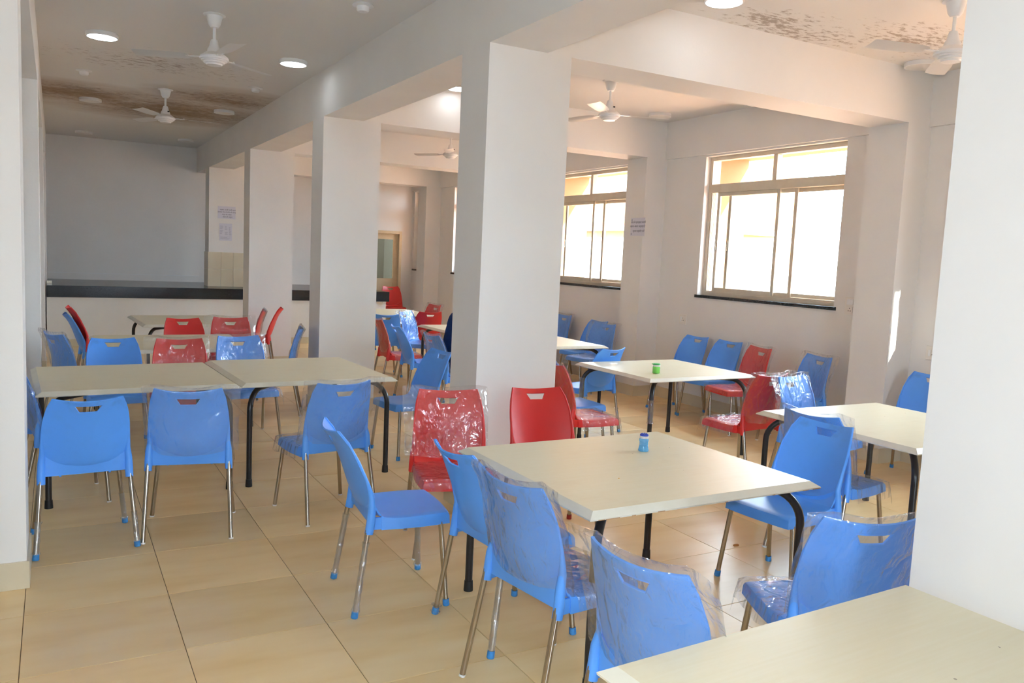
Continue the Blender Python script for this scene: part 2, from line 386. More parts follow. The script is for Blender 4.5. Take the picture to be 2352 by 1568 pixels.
# windows -------------------------------------------------------------
XF = 6.85
def window(n, y0, y1, full=True):
    w = struct(empty('window_%d' % n, (XF, (y0+y1)/2, ZS)))
    yc, zo = (y0+y1)/2, ZS
    def P(x0, x1, a, b, z0, z1): return (x0, x1, a-yc, b-yc, z0-zo, z1-zo)
    f = MB()
    f.box(*P(-.035, .05, y0, y0+.045, ZS+.012, ZT)); f.box(*P(-.035, .05, y1-.045, y1, ZS+.012, ZT))
    f.box(*P(-.035, .05, y0+.045, y1-.045, ZT-.045, ZT)); f.box(*P(-.035, .05, y0+.045, y1-.045, ZS+.012, ZS+.05))
    f.build('frame', M['alu'], w, bevel=.002)
    MB().box(*P(-.04, .05, y0+.045, y1-.045, 2.555, 2.655)).build('transom', M['alu'], w, bevel=.003)
    ym = y0+(y1-y0)*.495
    MB().box(*P(-.03, .045, ym-.028, ym+.028, 2.655, ZT-.045)).build('mullion', M['alu'], w, bevel=.003)
    for a, b in ((y0+.045, ym-.028), (ym+.028, y1-.045)):
        MB().box(*P(.004, .009, a, b, 2.655, ZT-.045)).build('top_pane', M['pane'], w)
    tr = MB()
    for dx in (-.028, -.004, .020): tr.box(*P(dx, dx+.004, y0+.045, y1-.045, ZS+.05, ZS+.066))
    for dx in (-.028, -.012, .004, .020): tr.box(*P(dx, dx+.004, y1-.062, y1-.045, ZS+.066, 2.555))
    tr.build('track', M['alu'], w)
    L = y1-y0
    def sash(a, b, x):
        s = MB(); z0, z1 = ZS+.066, 2.555; t = .042
        s.box(*P(x, x+.02, a, a+t, z0, z1)).box(*P(x, x+.02, b-t, b, z0, z1)).box(*P(x, x+.02, a+t, b-t, z0, z0+t)).box(*P(x, x+.02, a+t, b-t, z1-t, z1))
        so = s.build('sash', M['alu'], w, bevel=.002)
        MB().box(*P(x+.008, x+.012, a+t, b-t, z0+t, z1-t)).build('pane', M['pane'], so)
        MB().box(*P(x-.014, x, b-.030, b-.014, 1.88, 2.00)).build('handle', M['steel'], so, bevel=.003)
    sash(y0+L*.445, y0+L*.925, -.026); sash(y0+L*.335, y0+L*.845, .002)
    sash(y0+.05, y0+L*.36, .027)
    MB().box(XW-.018-XF, .12, y0-.03-yc, y1+.03-yc, -.022, .012).build('sill', M['granite'], w, bevel=.002)
for n, (a, b) in enumerate(OPEN): window(n+1, a, b)

# door at the far end --------------------------------------------------
d = struct(empty('door_1', (DX0, YB, 0)))
f = MB(); f.box(0, .06, -.02, .14, 0, DZ).box(.82, .88, -.02, .14, 0, DZ).box(.06, .82, -.02, .14, DZ-.06, DZ); f.build('door_frame', M['door'], d, bevel=.004)
lf = MB(); lf.box(.06, .17, .05, .09, .17, DZ-.06).box(.71, .82, .05, .09, .17, DZ-.06).box(.17, .71, .05, .09, 1.95, DZ-.06).box(.17, .71, .05, .09, 1.03, 1.12).box(.17, .71, .055, .085, .30, 1.03).box(.17, .71, .05, .09, .17, .30)
lf = lf.build('door_leaf', M['door'], d)
MB().box(.17, .71, .065, .071, 1.12, 1.95).build('door_pane', M['dpane'], lf)
struct(MB().box(5.5, XW, 15.5, YB+.1, 0, .10).build('trim_step', M['skirt'], bevel=.004))
cb = MB(); cb.tube([(5.70, 18.19, 1.40), (5.95, 18.19, 1.385), (6.2, 18.19, 1.375), (6.5, 18.19, 1.36)], .006, 6)
cb = cb.build('power_cable', M['dark']); tag(cb, 'thin dark cable with plug seen through the far door glass', 'cable')
pl = MB().tube([(6.1, 18.19, 1.38), (6.1, 18.185, 1.27)], .005, 6).box(6.085, 6.115, 18.17, 18.199, 1.19, 1.27).build('plug', M['dark'], cb)

# serving counter ------------------------------------------------------
ct = empty('serving_counter', (2.35, 14.5, 0)); tag(ct, 'long black granite serving counter on a white base wall across the back', 'counter')
cx0, cx1 = XL-2.35, 5.42-2.35
sl = MB(); sl.box(cx0, cx1, -.22, 1.99, .765, .945); sl.build('granite_slab', M['granite'], ct, bevel=.004)
MB().box(cx0, cx1-.05, -.17, 1.95, 0, .765).build('base_wall', M['paint'], ct)
e = MB(); random.seed(3)
x = cx0
while x < cx1-.06:
    wd = random.uniform(.05, .22); e.box(x, min(x+wd, cx1-.06), -.205, -.17, .765-random.uniform(.008, .03), .77); x += wd
o = e.build('plaster_edge', M['paint'], ct); o['label'] = 'ragged plaster edge under the slab'
MB().box(cx0, cx1-.05, -.185, -.17, 0, .11).build('counter_skirting', M['skirt'], ct)
tk = MB().box(XL, XL+.07, 14.9, 15.0, .945, .985).build('shutter_rail', M['steel']); tag(tk, 'short metal shutter rail end on left end of black counter', 'rail')
# tile dado on the counter pillar
dd = struct(empty('trim_dado', (2.35, 15.05, .945)))
for r, (z0, z1) in enumerate(((0, .30), (.303, .60))):
    for (a, b) in ((-.012, .20), (.203, .41), (.413, .612)):
        MB().box(a, b, -.014, -.001, z0, z1).build('tile', M['skirt'], dd, bevel=.0015)
    MB().box(-.014, -.001, 0, .39, z0, z1).build('tile', M['skirt'], dd, bevel=.0015)

# ------------------------------------------------------------------ outside
struct(MB().box(6.98, 120, -80, 120, -.6, -.35).build('ground', M['ground']))
for n, (a, b) in enumerate(OPEN):
    struct(MB().box(6.98, 7.60 if n else 7.46, a-.25, b+.25, 3.02, 3.12).build('trim_window_hood', M['peach']))  # first hood shortened so a strip of sun gets through
    struct(MB().box(6.98, 7.55, b+.12, b+.25, 1.0, 3.02).build('trim_window_fin', M['peach']))
    struct(MB().box(6.98, 7.75 if n else 7.36, a-.25, a-.12, 1.0, 3.02).build('trim_window_fin', M['peach']))  # unseen near-side fins added to block sun; first one cut to pass a strip
pw = empty('parapet_wall', (17.5, 20, -.35)); tag(pw, 'pale sunlit terrace parapet with square notches outside the big window', 'wall')
p = MB(); p.box(-.15, .15, -26, 18, 0, 2.0)
y = -26
while y < 18: p.box(-.15, .15, y, y+1.5, 2.0, 2.75); y += 2.2
p.build('parapet', M['pale'], pw); MB().box(-.2, .2, -26, 18, 2.75, 2.9).build('coping', M['pale'], pw)
bd = empty('hostel_block', (20, 27, -.35)); tag(bd, 'sunlit peach building with a dark shuttered window seen through second window', 'building')
MB().box(0, 6, -4, 8, 0, 9).build('wall', M['peach'], bd)
MB().box(-.3, 6.3, -4.3, 8.3, 3.3, 3.5).build('ledge', M['pale'], bd)
for yy in (-3.0, -.4, 2.2, 4.8):
    for zz in (1.2, 4.6):
        q = MB().box(-.06, .02, yy, yy+1.1, zz, zz+1.5).build('window', M['pale'], bd)
        MB().box(-.09, -.05, yy+.08, yy+1.02, zz+.08, zz+1.42).build('shutter', M['maroon'], q)

# ------------------------------------------------------------------ ceiling lights, sensors, fans
LIT = [(.38, 8.10), (2.0, 8.0), (3.72, 7.95), (3.85, 4.19)]
OFF = [(.42, 11.9), (1.99, 11.57), (.45, 15.6), (2.0, 15.28), (6.25, 7.75), (6.3, 4.45)]
LL = {(.38, 8.10): 'lit round ceiling light, leftmost, before the stained patch', (2.0, 8.0): 'lit round ceiling light near left long beam',
      (3.72, 7.95): 'lit round ceiling light half hidden by the near pillar', (3.85, 4.19): 'lit round ceiling light cut by the top of the picture',
      (.42, 11.9): 'unlit round ceiling light inside the brown stain, left side', (1.99, 11.57): 'unlit round ceiling light inside the brown stain, right side',
      (.45, 15.6): 'unlit round ceiling light nearest the back wall, left one', (2.0, 15.28): 'unlit round ceiling light nearest the back wall, right one',
      (6.25, 7.75): 'unlit round ceiling light behind the fan in the window bay', (6.3, 4.45): 'unlit round ceiling light beside the top right fan'}
for (x, y) in LIT+OFF:
    lit = (x, y) in LIT
    r = empty('ceiling_light', (x, y, ZC)); tag(r, LL[(x, y)], 'light', 'round ceiling lights')
    MB().lathe([(0, 0), (.128, 0), (.130, -.006), (.130, -.034), (.118, -.036)], 36).build('rim', M['white'], r, smooth=40)
    MB().lathe([(.118, -.036), (.112, -.0375), (0, -.038)], 36).build('diffuser', M['lens_on'] if lit else M['lens_off'], r, smooth=40)
SL = [((.295, 9.98), 'small white ceiling sensor left of the nearer fan'), ((1.99, 9.62), 'small white ceiling sensor near the long beam'), ((1.96, 5.87), 'small white ceiling sensor cut by the top edge left of the beam')]
for (x, y), lb in SL:
    r = empty('smoke_detector', (x, y, ZC)); tag(r, lb, 'sensor', 'ceiling sensors')
    MB().lathe([(0, 0), (.075, 0), (.078, -.008), (.06, -.014), (0, -.014)], 24).build('base', M['white'], r, smooth=40)
    MB().lathe([(.045, -.014), (.045, -.038), (.036, -.05), (0, -.052)], 24).build('head', M['white'], r, smooth=40)

def make_fan():
    r = empty('ceiling_fan')
    MB().lathe([(0, 0), (.082, 0), (.084, -.006), (.062, -.012), (.056, -.03), (.045, -.075), (.030, -.098), (0, -.10)], 28).build('canopy', M['white'], r, smooth=35)
    MB().lathe([(.0115, -.09), (.0115, -.235)], 14).build('down_rod', M['white'], r, smooth=60)
    MB().lathe([(0, -.19), (.024, -.19), (.030, -.205), (.037, -.24), (.050, -.262), (.053, -.285), (.045, -.29), (0, -.29)], 28).build('lower_canopy', M['white'], r, smooth=35)
    lb = MB(); lb.box(.020, .040, -.055, -.0515, -.262, -.250).build('badge', M['dark'], r)
    MB().lathe([(0, -.285), (.06, -.285), (.075, -.296), (.104, -.318), (.109, -.330), (.106, -.340), (.094, -.343), (.094, -.352), (.080, -.356), (.078, -.366), (.062, -.371), (.058, -.381), (0, -.388)], 36).build('motor_housing', M['white'], r, smooth=30)
    for k in range(3):
        b = MB(); bm = b.bm; N = 10; top = []
        prof = [(.19, .045), (.24, .058), (.34, .066), (.50, .067), (.585, .066), (.60, .058)]
        rows = []
        for x, hw in prof:
            tl = math.radians(9)
            rows.append([bm.verts.new((x, s*hw*math.cos(tl), -.322+s*hw*math.sin(tl)-.004*(1-s*s))) for s in (-1, -.5, 0, .5, 1)])
        for a, c in zip(rows, rows[1:]):
            for i in range(4): bm.faces.new((a[i], a[i+1], c[i+1], c[i]))
        ret = bmesh.ops.solidify(bm, geom=bm.faces[:], thickness=.004)
        bl = b.build('blade', M['white'], r, smooth=40); bl.rotation_euler.z = 2*PI*k/3
        br = MB(); br.box(.085, .21, -.016, .016, -.326, -.320).lathe([(0, -.318), (.006, -.318), (.006, -.31), (0, -.309)], 8, (.20, .01, 0)).lathe([(0, -.318), (.006, -.318), (.006, -.31), (0, -.309)], 8, (.20, -.01, 0))
        br.build('bracket', M['white'], bl)
    return r
fan = make_fan()
FANS = [((1.10, 6.85), .64, 'white ceiling fan nearer the camera in the left hall, between two lit lights'),
        ((1.15, 10.5), -.08, 'white ceiling fan further back, in front of the brown damp stain'),
        ((4.77, 6.70), -.35, 'white ceiling fan in the window bay right of the near pillar'),
        ((5.05, 3.36), .75, 'white ceiling fan cut off by the right foreground pillar'),
        ((5.0, 10.9), .05, 'white ceiling fan deep in the middle bay, half behind near pillar')]
for i, ((x, y), a, lb) in enumerate(FANS):
    f = fan if i == 0 else copy_tree(fan)
    f.location = (x, y, ZC); f.rotation_euler = (0, 0, a); tag(f, lb, 'fan', 'ceiling fans')

# ------------------------------------------------------------------ sockets, notices
def socket(loc, face, label, two):
    r = empty('switch_plate', loc); tag(r, label, 'socket')
    h = .085 if two else .062
    MB().box(-.012, 0, -.062, .062, -h, h).build('plate', M['switch'], r, bevel=.003)
    z = -.035 if two else 0
    so = MB().box(-.018, -.012, -.036, .004 if not two else .036, z-.032, z+.032).build('outlet', M['switch'], r, bevel=.002)
    hl = MB()
    for dy, dz in ((0, .014), (-.012, -.012), (.012, -.012)):
        y = (-.016 if not two else 0)+dy; hl.tube([(-.0175, y, z+dz), (-.0192, y, z+dz)], .0048, 10)
    hl.build('hole', M['dark'], so)
    if two: MB().box(-.020, -.012, -.036, .036, .012, .066).build('rocker', M['white'], r, bevel=.003)
    else: MB().box(-.020, -.012, .010, .036, -.03, .03).build('rocker', M['white'], r, bevel=.003)
socket((XW, 7.67, 1.03), 0, 'small white wall socket under the large window, left side', False)
socket((XW, 5.27, 1.37), 0, 'tall white switch and socket plate right of the large window', True)
socket((XW, 4.38, 1.02), 0, 'white wall socket beside the foreground right pillar', False)

def text(name, body, loc, rot, size, m, parent, ext=.0004):
    cu = bpy.data.curves.new(name, 'FONT'); cu.body = body; cu.size = size; cu.align_x = 'CENTER'; cu.align_y = 'CENTER'; cu.extrude = ext
    t = bpy.data.objects.new(name, cu); COL.objects.link(t)
    dg = bpy.context.evaluated_depsgraph_get(); me = bpy.data.meshes.new_from_object(t.evaluated_get(dg))
    bpy.data.objects.remove(t); bpy.data.curves.remove(cu)
    me.materials.clear(); me.materials.append(m)
    o = link(name, me, parent); o.location = loc; o.rotation_euler = rot; return o
def notice(loc, w, h, rz, label):
    r = empty('paper_notice', loc, rz); tag(r, label, 'notice')
    b = MB(); b.box(-w/2, w/2, -.003, -.0012, -h/2, h/2); b.build('sheet', M['paper'], r); return r
R90 = (PI/2, 0, 0)
# notice on the window-side pilaster (faces -X): rotate so that its front looks along -X
n1 = notice((XP, 8.265, 2.145), .285, .225, -PI/2, 'handwritten paper notice taped on the pilaster between the windows')
text('writing', 'मेस मे स्वच्छता बनाये', (.01, -.0034, .055), R90, .036, M['ink'], n1)
text('writing', 'रखना अपना कर्तव्य है', (0, -.0034, .005), R90, .036, M['ink'], n1)
text('writing', 'कृपया सहयोग करें', (.02, -.0034, -.055), R90, .036, M['ink'], n1)
for z in (.085, -.09):
    MB().tube([(-.122+.009*math.cos(a*PI/5), -.0034, z+.009*math.sin(a*PI/5)) for a in range(11)], .0016, 5).build('doodle', M['ink'], n1)
n2 = notice((2.645, 15.05, 2.24), .30, .215, 0, 'handwritten landscape notice, upper paper on the pillar above the counter')
text('writing', 'कृपया अपनी थाली स्वयं', (.02, -.0034, .045), R90, .030, M['ink'], n2)
text('writing', 'उठाकर मेज से धोने की जगह', (0, -.0034, .005), R90, .030, M['ink'], n2)
text('writing', 'अन्न का आदर', (0, -.0034, -.035), R90, .030, M['ink'], n2)
text('writing', 'सेवा ही धर्म !', (.02, -.0034, -.078), R90, .034, M['ink'], n2)
n3 = notice((2.632, 15.05, 1.90), .215, .30, 0, 'portrait printed timetable, lower paper on the pillar above the counter')
pr = MB(); random.seed(5)
for cxx, wd in ((-.07, .06), (.01, .05), (.075, .045)):
    for k in range(11):
        if random.random() < .85: pr.box(cxx-wd/2, cxx-wd/2+wd*random.uniform(.5, 1), -.0036, -.0030, .10-k*.015, .106-k*.015)
for k in range(4): pr.box(-.09, .09*random.uniform(.3, 1), -.0036, -.0030, -.085-k*.013, -.080-k*.013)
pr.build('printed_table', M['ink2'], n3)

# ------------------------------------------------------------------ tables
def make_table(loc, rz, hx, hy, label, wrapped=False):
    r = empty('canteen_table', (loc[0], loc[1], 0), rz); tag(r, label, 'table', 'laminate canteen tables')
    ZT_, ZN, bv = .740, .717, .034
    b = MB(); b.box(-hx+bv, hx-bv, -hy+bv, hy-bv, .7095, ZT_); b.build('tabletop', M['lam'], r)
    b = MB(); bm = b.bm
    def ring(ins, z): return [bm.verts.new(p) for p in ((-hx+ins, -hy+ins, z), (hx-ins, -hy+ins, z), (hx-ins, hy-ins, z), (-hx+ins, hy-ins, z))]
    rs = [ring(bv, ZT_-.0004), ring(.006, ZN+.004), ring(0, ZN), ring(.001, ZN-.006), ring(.012, .7095), ring(bv, .7095)]
    for a, c in zip(rs, rs[1:]+rs[:1]):
        for i in range(4): bm.faces.new((a[i], a[(i+1) % 4], c[(i+1) % 4], c[i]))
    b.build('edge_band', M['edge'], r)
    fx_, fy_ = hx-.065, hy-.045; D = math.hypot(fx_, fy_)
    for s in (-1, 1):                      # two bent tubes crossing on the diagonals
        ux, uy = fx_/D, s*fy_/D; R = .15; zt = .690-.004*(s+1); pl_ = [(-D, .03)]
        for k in range(9):
            a = PI-k*PI/16; pl_.append((-D+R+R*math.cos(a), zt-R+R*math.sin(a)))
        for k in range(9):
            a = PI/2-k*PI/16; pl_.append((D-R+R*math.cos(a), zt-R+R*math.sin(a)))
        pl_.append((D, .03))
        f = MB().tube([(ux*q, uy*q, z) for q, z in pl_], .019, 14).build('leg_frame', M['black'], r, smooth=50)
        for sx in (-1, 1):
            MB().lathe([(0, 0), (.024, 0), (.024, .008), (.0215, .052), (.0195, .053)], 16, (sx*fx_, sx*s*fy_, 0)).build('rubber_foot', M['rubber'], f, smooth=40)
            MB().box(-.05, .05, -.03, .03, .706, .7098).build('fixing_plate', M['black'], f).location = (sx*fx_*.72, sx*s*fy_*.72, 0)
    if wrapped:
        for (sx, sy, z0, z1) in ((-1, -1, .36, .56), (-1, 1, .15, .60), (1, -1, .30, .62)):
            film_sleeve('leg_film', (sx*fx_, sy*fy_, z0), (sx*fx_, sy*fy_, z1), .021, r)
    return r
def film_sleeve(name, a, b, rad, parent, flare=.012):
    a, b = Vector(a), Vector(b); n = 12
    pts = [a.lerp(b, k/n) for k in range(n+1)]
    rads = [rad+.002+.0035*abs(noise.noise(Vector((k*1.7, a.x*9, a.y*9))))+(flare if k in (0, n) else 0)*random.random() for k in range(n+1)]
    m_ = MB().tube(pts, rads, 14, cap=False)
    for v in m_.bm.verts:
        v.co += Vector((noise.noise(v.co*70), noise.noise(v.co*70+Vector((9, 0, 0))), 0))*.0025
    return m_.build(name, M['legfilm'], parent, smooth=80)
TABLES = [((2.391, 3.017), .003, .638, .576, 'laminate table with the blue-capped shaker, in the middle foreground', 0),
  ((1.67, 6.373), .041, .58, .634, 'right-hand table of the pair pushed together before the second pillar', 0),
  ((.475, 6.268), .044, .612, .589, 'left-hand table of the pair pushed together, nearest the left pillar', 0),
  ((4.879, 5.775), .014, .612, .549, 'laminate table with the green jar in the window bay', 1),
  ((4.738, 3.305), -.009, .61, .60, 'laminate table partly hidden by the foreground right pillar', 0),
  ((1.739, .91), .034, .601, .605, 'laminate table cut by the bottom right corner, against the foreground pillar', 0),
  ((.97, 8.34), .01, .68, .66, 'laminate table in the second row of the left hall, behind the pair', 0),
  ((1.43, 10.72), .05, .60, .66, 'laminate table furthest back in the left hall, near the counter', 0),
  ((4.87, 8.06), 0, .61, .61, 'laminate table emerging right of the near pillar, behind the green jar table', 0),
  ((4.60, 12.25), 0, .60, .60, 'laminate table furthest back in the middle bay, beside second pillar', 0),
  ((4.84, 9.47), 0, .61, .60, 'laminate table seen as a small corner in the middle bay', 0)]
tabs_ = [make_table(*a) for a in TABLES]
wb = MB(); random.seed(11)
for x_ in (-.60, -.565, -.53, -.44, -.31, .05, .33, .52, .585):
    ln_ = random.uniform(.012, .05); wb.box(x_, x_+ln_, -.5768, -.5745, .7108, .7108+random.uniform(.0015, .0035))
o_ = wb.build('worn_edge', M['chip'], tabs_[0]); o_['label'] = 'brown chipped slivers along the front nosing'
# chipped corner of the left-hand table, crumbs, jars
def jar(name, loc, label, prof, mb, lid, lm, ring_):
    r = empty(name, loc); tag(r, label, 'jar')
    MB().lathe(prof, 28).build('body', mb, r, smooth=35)
    MB().lathe(ring_, 28).build('collar', M['white'], r, smooth=35); MB().lathe(lid, 28).build('lid', lm, r, smooth=35)
    return r
jb = jar('shaker_jar', (2.612, 3.206, .74), 'small light blue clear shaker jar with white collar and blue cap', [(0, 0), (.025, 0), (.0268, .003), (.0245, .018), (.0235, .022), (.0228, .026), (.0215, .029), (.0228, .033), (.0215, .037), (.0228, .041), (.0215, .045), (.0232, .05), (.0245, .056), (.0232, .063), (.0205, .067)], M['jarb'],
    [(0, .079), (.0215, .079), (.022, .083), (.0205, .087), (.014, .0885), (0, .0875)], M['lidb'], [(0, .066), (.0215, .066), (.0218, .079), (0, .0792)])
for k in range(7):
    a = k*2*PI/7; MB().lathe([(0, .0875), (.0035, .0875), (.003, .0905), (0, .091)], 8, (.0135*math.cos(a), .0135*math.sin(a), 0)).build('cap_knob', M['lidb'], jb)
MB().lathe([(0, .002), (.0262, .002), (.0248, .016), (0, .016)], 24).build('contents', mat('pale_blue_contents', (.30, .66, .92), .5), jb, smooth=35)
jg = jar('spice_jar', (4.585, 5.52, .74), 'small bright green clear jar with white collar and green flip lid', [(0, 0), (.030, 0), (.032, .003), (.032, .055), (.030, .061), (0, .061)], M['jarg'],
    [(0, .075), (.032, .075), (.0325, .083), (.030, .086), (0, .0865)], M['lidg'], [(0, .061), (.031, .061), (.0315, .075), (0, .075)])
MB().box(-.05, -.028, -.008, .008, .080, .0855).build('lid_tab', M['lidg'], jg, bevel=.0015)
def crumb(loc, s, label, m, cat='crumb'):
    b = MB(); bmesh.ops.create_icosphere(b.bm, subdivisions=2, radius=1)
    for v in b.bm.verts: v.co *= 1+.35*noise.noise(v.co*2.3+Vector(loc)*3)
    for v in b.bm.verts: v.co = Vector((v.co.x*s, v.co.y*s*.7, max(v.co.z, -.4)*s*.35+s*.14))
    o = b.build('food_crumb', m, None, smooth=60); o.location = loc; tag(o, label, cat)
crumb((2.22, 2.49, .7255), .009, 'yellow food crumb on the front edge of the shaker table', M['crumb'])
crumb((2.17, 2.82, .740), .005, 'tiny yellow crumb left of centre on the shaker table', M['crumb'])
crumb((3.62, 3.50, 0), .022, 'orange scrap on the floor behind the right-hand chairs', M['leaf'], 'scrap')

# ------------------------------------------------------------------ chairs
PROF = {1: dict(edge=[(.235, .455), (.1, .455), (0, .452), (-.06, .456), (-.10, .468), (-.125, .505), (-.142, .555), (-.168, .625), (-.205, .709), (-.247, .795), (-.303, .868)],
                hw=[.195, .212, .212, .208, .206, .206, .209, .209, .206, .192, .163], sock=(.213, -.16, .385), rf=(.245, -.225), ff=(.238, .225)),
        2: dict(edge=[(.25, .452), (.1, .455), (0, .452), (-.07, .456), (-.115, .468), (-.14, .505), (-.15, .56), (-.165, .63), (-.185, .715), (-.213, .80), (-.25, .882)],
                hw=[.20, .216, .218, .214, .210, .210, .212, .214, .210, .200, .176], sock=(.216, -.18, .395), rf=(.234, -.27), ff=(.238, .222))}
DEL = [(0, 0), (0, -.003), (0, -.006), (-.02, -.012), (-.03, -.016), (-.04, -.025), (-.048, -.025), (-.047, -.025), (-.04, -.019), (-.038, -.015), (-.034, -.017)]
def cat_(vals, t):
    n = len(vals)-1; i = min(int(t), n-1); f = t-i
    p = [vals[max(0, min(n, i+k))] for k in (-1, 0, 1, 2)]
    def c(a, b, cc, d): return .5*((2*b)+(-a+cc)*f+(2*a-5*b+4*cc-d)*f*f+(-a+3*b-3*cc+d)*f**3)
    return c(*p) if not isinstance(p[0], tuple) else tuple(c(*[q[k] for q in p]) for k in range(len(p[0])))
def surf(v, t, u, ext=1.0):
    P_ = PROF[v]; y, z = cat_(P_['edge'], t); dy, dz = cat_(DEL, t); hw = cat_(P_['hw'], t); q = max(0, 1-u*u)
    return Vector((u*hw*ext, y+dy*q, z+dz*q))
def solid(mb_, th):
    bmesh.ops.recalc_face_normals(mb_.bm, faces=mb_.bm.faces); bmesh.ops.solidify(mb_.bm, geom=mb_.bm.faces[:], thickness=th)
def chair_meshes(v, colname):
    cm = M[colname]; P_ = PROF[v]; out = {}
    # seat ---------------------------------------------------------
    b = MB(); bm = b.bm
    US = [-1, -.94, -.8, -.6, -.4, -.2, 0, .2, .4, .6, .8, .94, 1]; TR = [0, .12, .35, .7, 1.1, 1.6, 2.1, 2.6, 3.0, 3.4, 3.7, 4.0]
    def spt(t, u):
        p = surf(v, t, u)
        if t == 0: p.y += .012*(1-u*u); p.z -= .006
        if abs(u) == 1: p.z -= .004
        return p
    g = [[bm.verts.new(spt(t, u)) for u in US] for t in TR]
    for r0, r1 in zip(g, g[1:]):
        for i in range(len(US)-1): bm.faces.new((r0[i], r0[i+1], r1[i+1], r1[i]))
    per = [g[k][0] for k in range(len(TR)-1, -1, -1)]+g[0][1:]+[g[k][-1] for k in range(1, len(TR))]
    prev = None
    for k, vv in enumerate(per):
        c = vv.co; side = 1 if c.x > 0 else -1
        out_ = Vector((c.x*.02, .004 if vv in g[0] else 0, 0))
        zb = .397 if c.y > -.06 else .397+.02*min(1, (-.06-c.y)/.06)*0
        a1 = bm.verts.new((c.x+out_.x, c.y+out_.y, c.z-.010)); a2 = bm.verts.new((c.x+out_.x*1.6, c.y+out_.y*1.6, zb))
        if prev: bm.faces.new((prev[0], vv, a1, prev[1])); bm.faces.new((prev[1], a1, a2, prev[2]))
        prev = (vv, a1, a2)
    solid(b, .004)
    for sx in (-1, 1):   # gusset from the skirt to the leg sleeve
        s_ = P_['sock']; b.box(*sorted((sx*(s_[0]-.014), sx*(s_[0]-.004))), s_[1]+.005, -.085, .40, .458)
    for sx in (-1, 1): b.tube([(sx*.12, -.105, .405), (sx*.12, -.105, .43)], .006, 8)
    out['seat'] = b.mesh('seat', cm, 42)
    # backrest -----------------------------------------------------
    b = MB(); bm = b.bm
    T = [4.0, 4.3, 4.6, 5.0, 5.4, 5.8, 6.2, 6.6, 7.0, 7.4, 7.8, 8.2, 8.6]
    def tz(z):
        lo, hi = 5.0, 10.0
        for _ in range(40):
            mid = (lo+hi)/2
            if surf(v, mid, 0).z < z: lo = mid
            else: hi = mid
        return lo
    h0, h1 = tz(.787), tz(.825)
    T += [h0-.12, h0, h1, h1+.12, (h1+.12+10)/2+.1, 10.0]; T = sorted(set(T))
    def hb(t):
        if t <= h0: return .043
        if t >= h1: return .067
        return .043+(.067-.043)*(t-h0)/(h1-h0)
    rows = []
    for t in T:
        w_ = cat_(P_['hw'], t); h = hb(t)/w_; us = [-1, -.95, -.84, -.66, -.5, -h, -h*.5, 0, h*.5, h, .5, .66, .84, .95, 1]
        row = []
        for u in us:
            p = surf(v, t, u)
            row.append(bm.verts.new(p))
        rows.append(row)
    for k in range(len(T)-1):
        for i in range(14):
            if T[k] >= h0-1e-6 and T[k+1] <= h1+1e-6 and 5 <= i <= 8: continue
            bm.faces.new((rows[k][i], rows[k][i+1], rows[k+1][i+1], rows[k+1][i]))
    bmesh.ops.recalc_face_normals(bm, faces=bm.faces)
    up_ = sum((f.normal.y for f in bm.faces))
    if up_ < 0: bmesh.ops.reverse_faces(bm, faces=bm.faces[:])
    bmesh.ops.solidify(bm, geom=bm.faces[:], thickness=.008)
    # raised lip round the slot on the back side
    lip = []
    for (t, sgn, k) in ((h1, -1, 1), (h1, -.4, 1), (h1, .4, 1), (h1, 1, 1), (h0, 1, 1), (h0, .4, 1), (h0, -.4, 1), (h0, -1, 1)):
        w_ = cat_(P_['hw'], t); lip.append(surf(v, t, sgn*hb(t)/w_)+Vector((0, -.006, -.002)))
    b.tube(lip+[lip[0]], .0035, 6)
    # side stiles running down into the leg sleeves
    sx_, sy_, sz_ = P_['sock']
    for s in (-1, 1):
        e = lambda t: surf(v, t, s)
        pts = [Vector((s*sx_, sy_, sz_)), Vector((s*(sx_-.001), sy_+.008, sz_+.05)), Vector((s*(sx_-.003), sy_+.012, sz_+.11)), e(5.9)+Vector((-s*.004, -.008, 0)), e(6.5)+Vector((-s*.003, -.005, 0)), e(7.2)+Vector((-s*.002, -.002, 0)), e(8.2)+Vector((-s*.002, 0, 0)), e(9.2)+Vector((-s*.002, 0, 0)), e(9.9)+Vector((-s*.002, 0, 0))]
        b.tube(pts, [.0205, .021, .019, .0155, .012, .008, .006, .005, .004], 14)
    # lower rail under the bowl of the back
    n = 13; yr = sy_+.006; strip = []
    for k in range(n):
        x = -.195+.39*k/(n-1); zc_ = .462+.075*(x/.195)**2
        strip.append((bm.verts.new((x, yr, .424)), bm.verts.new((x, yr+.002-.016*(1-(x/.195)**2), zc_+.012)), bm.verts.new((x, yr+.010, .424)), bm.verts.new((x, yr+.010, zc_+.012))))
    for a, c in zip(strip, strip[1:]):
        bm.faces.new((a[0], c[0], c[1], a[1])); bm.faces.new((a[2], a[3], c[3], c[2])); bm.faces.new((a[0], a[2], c[2], c[0])); bm.faces.new((a[1], c[1], c[3], a[3]))
    out['backrest'] = b.mesh('backrest', cm, 42)
    # legs ---------------------------------------------------------
    rx, ry = P_['rf']; fx, fy = P_['ff']; out['legs'] = []
    cap = M['capw'] if v == 2 else (M['capb'] if colname == 'blue' else M['capr'])
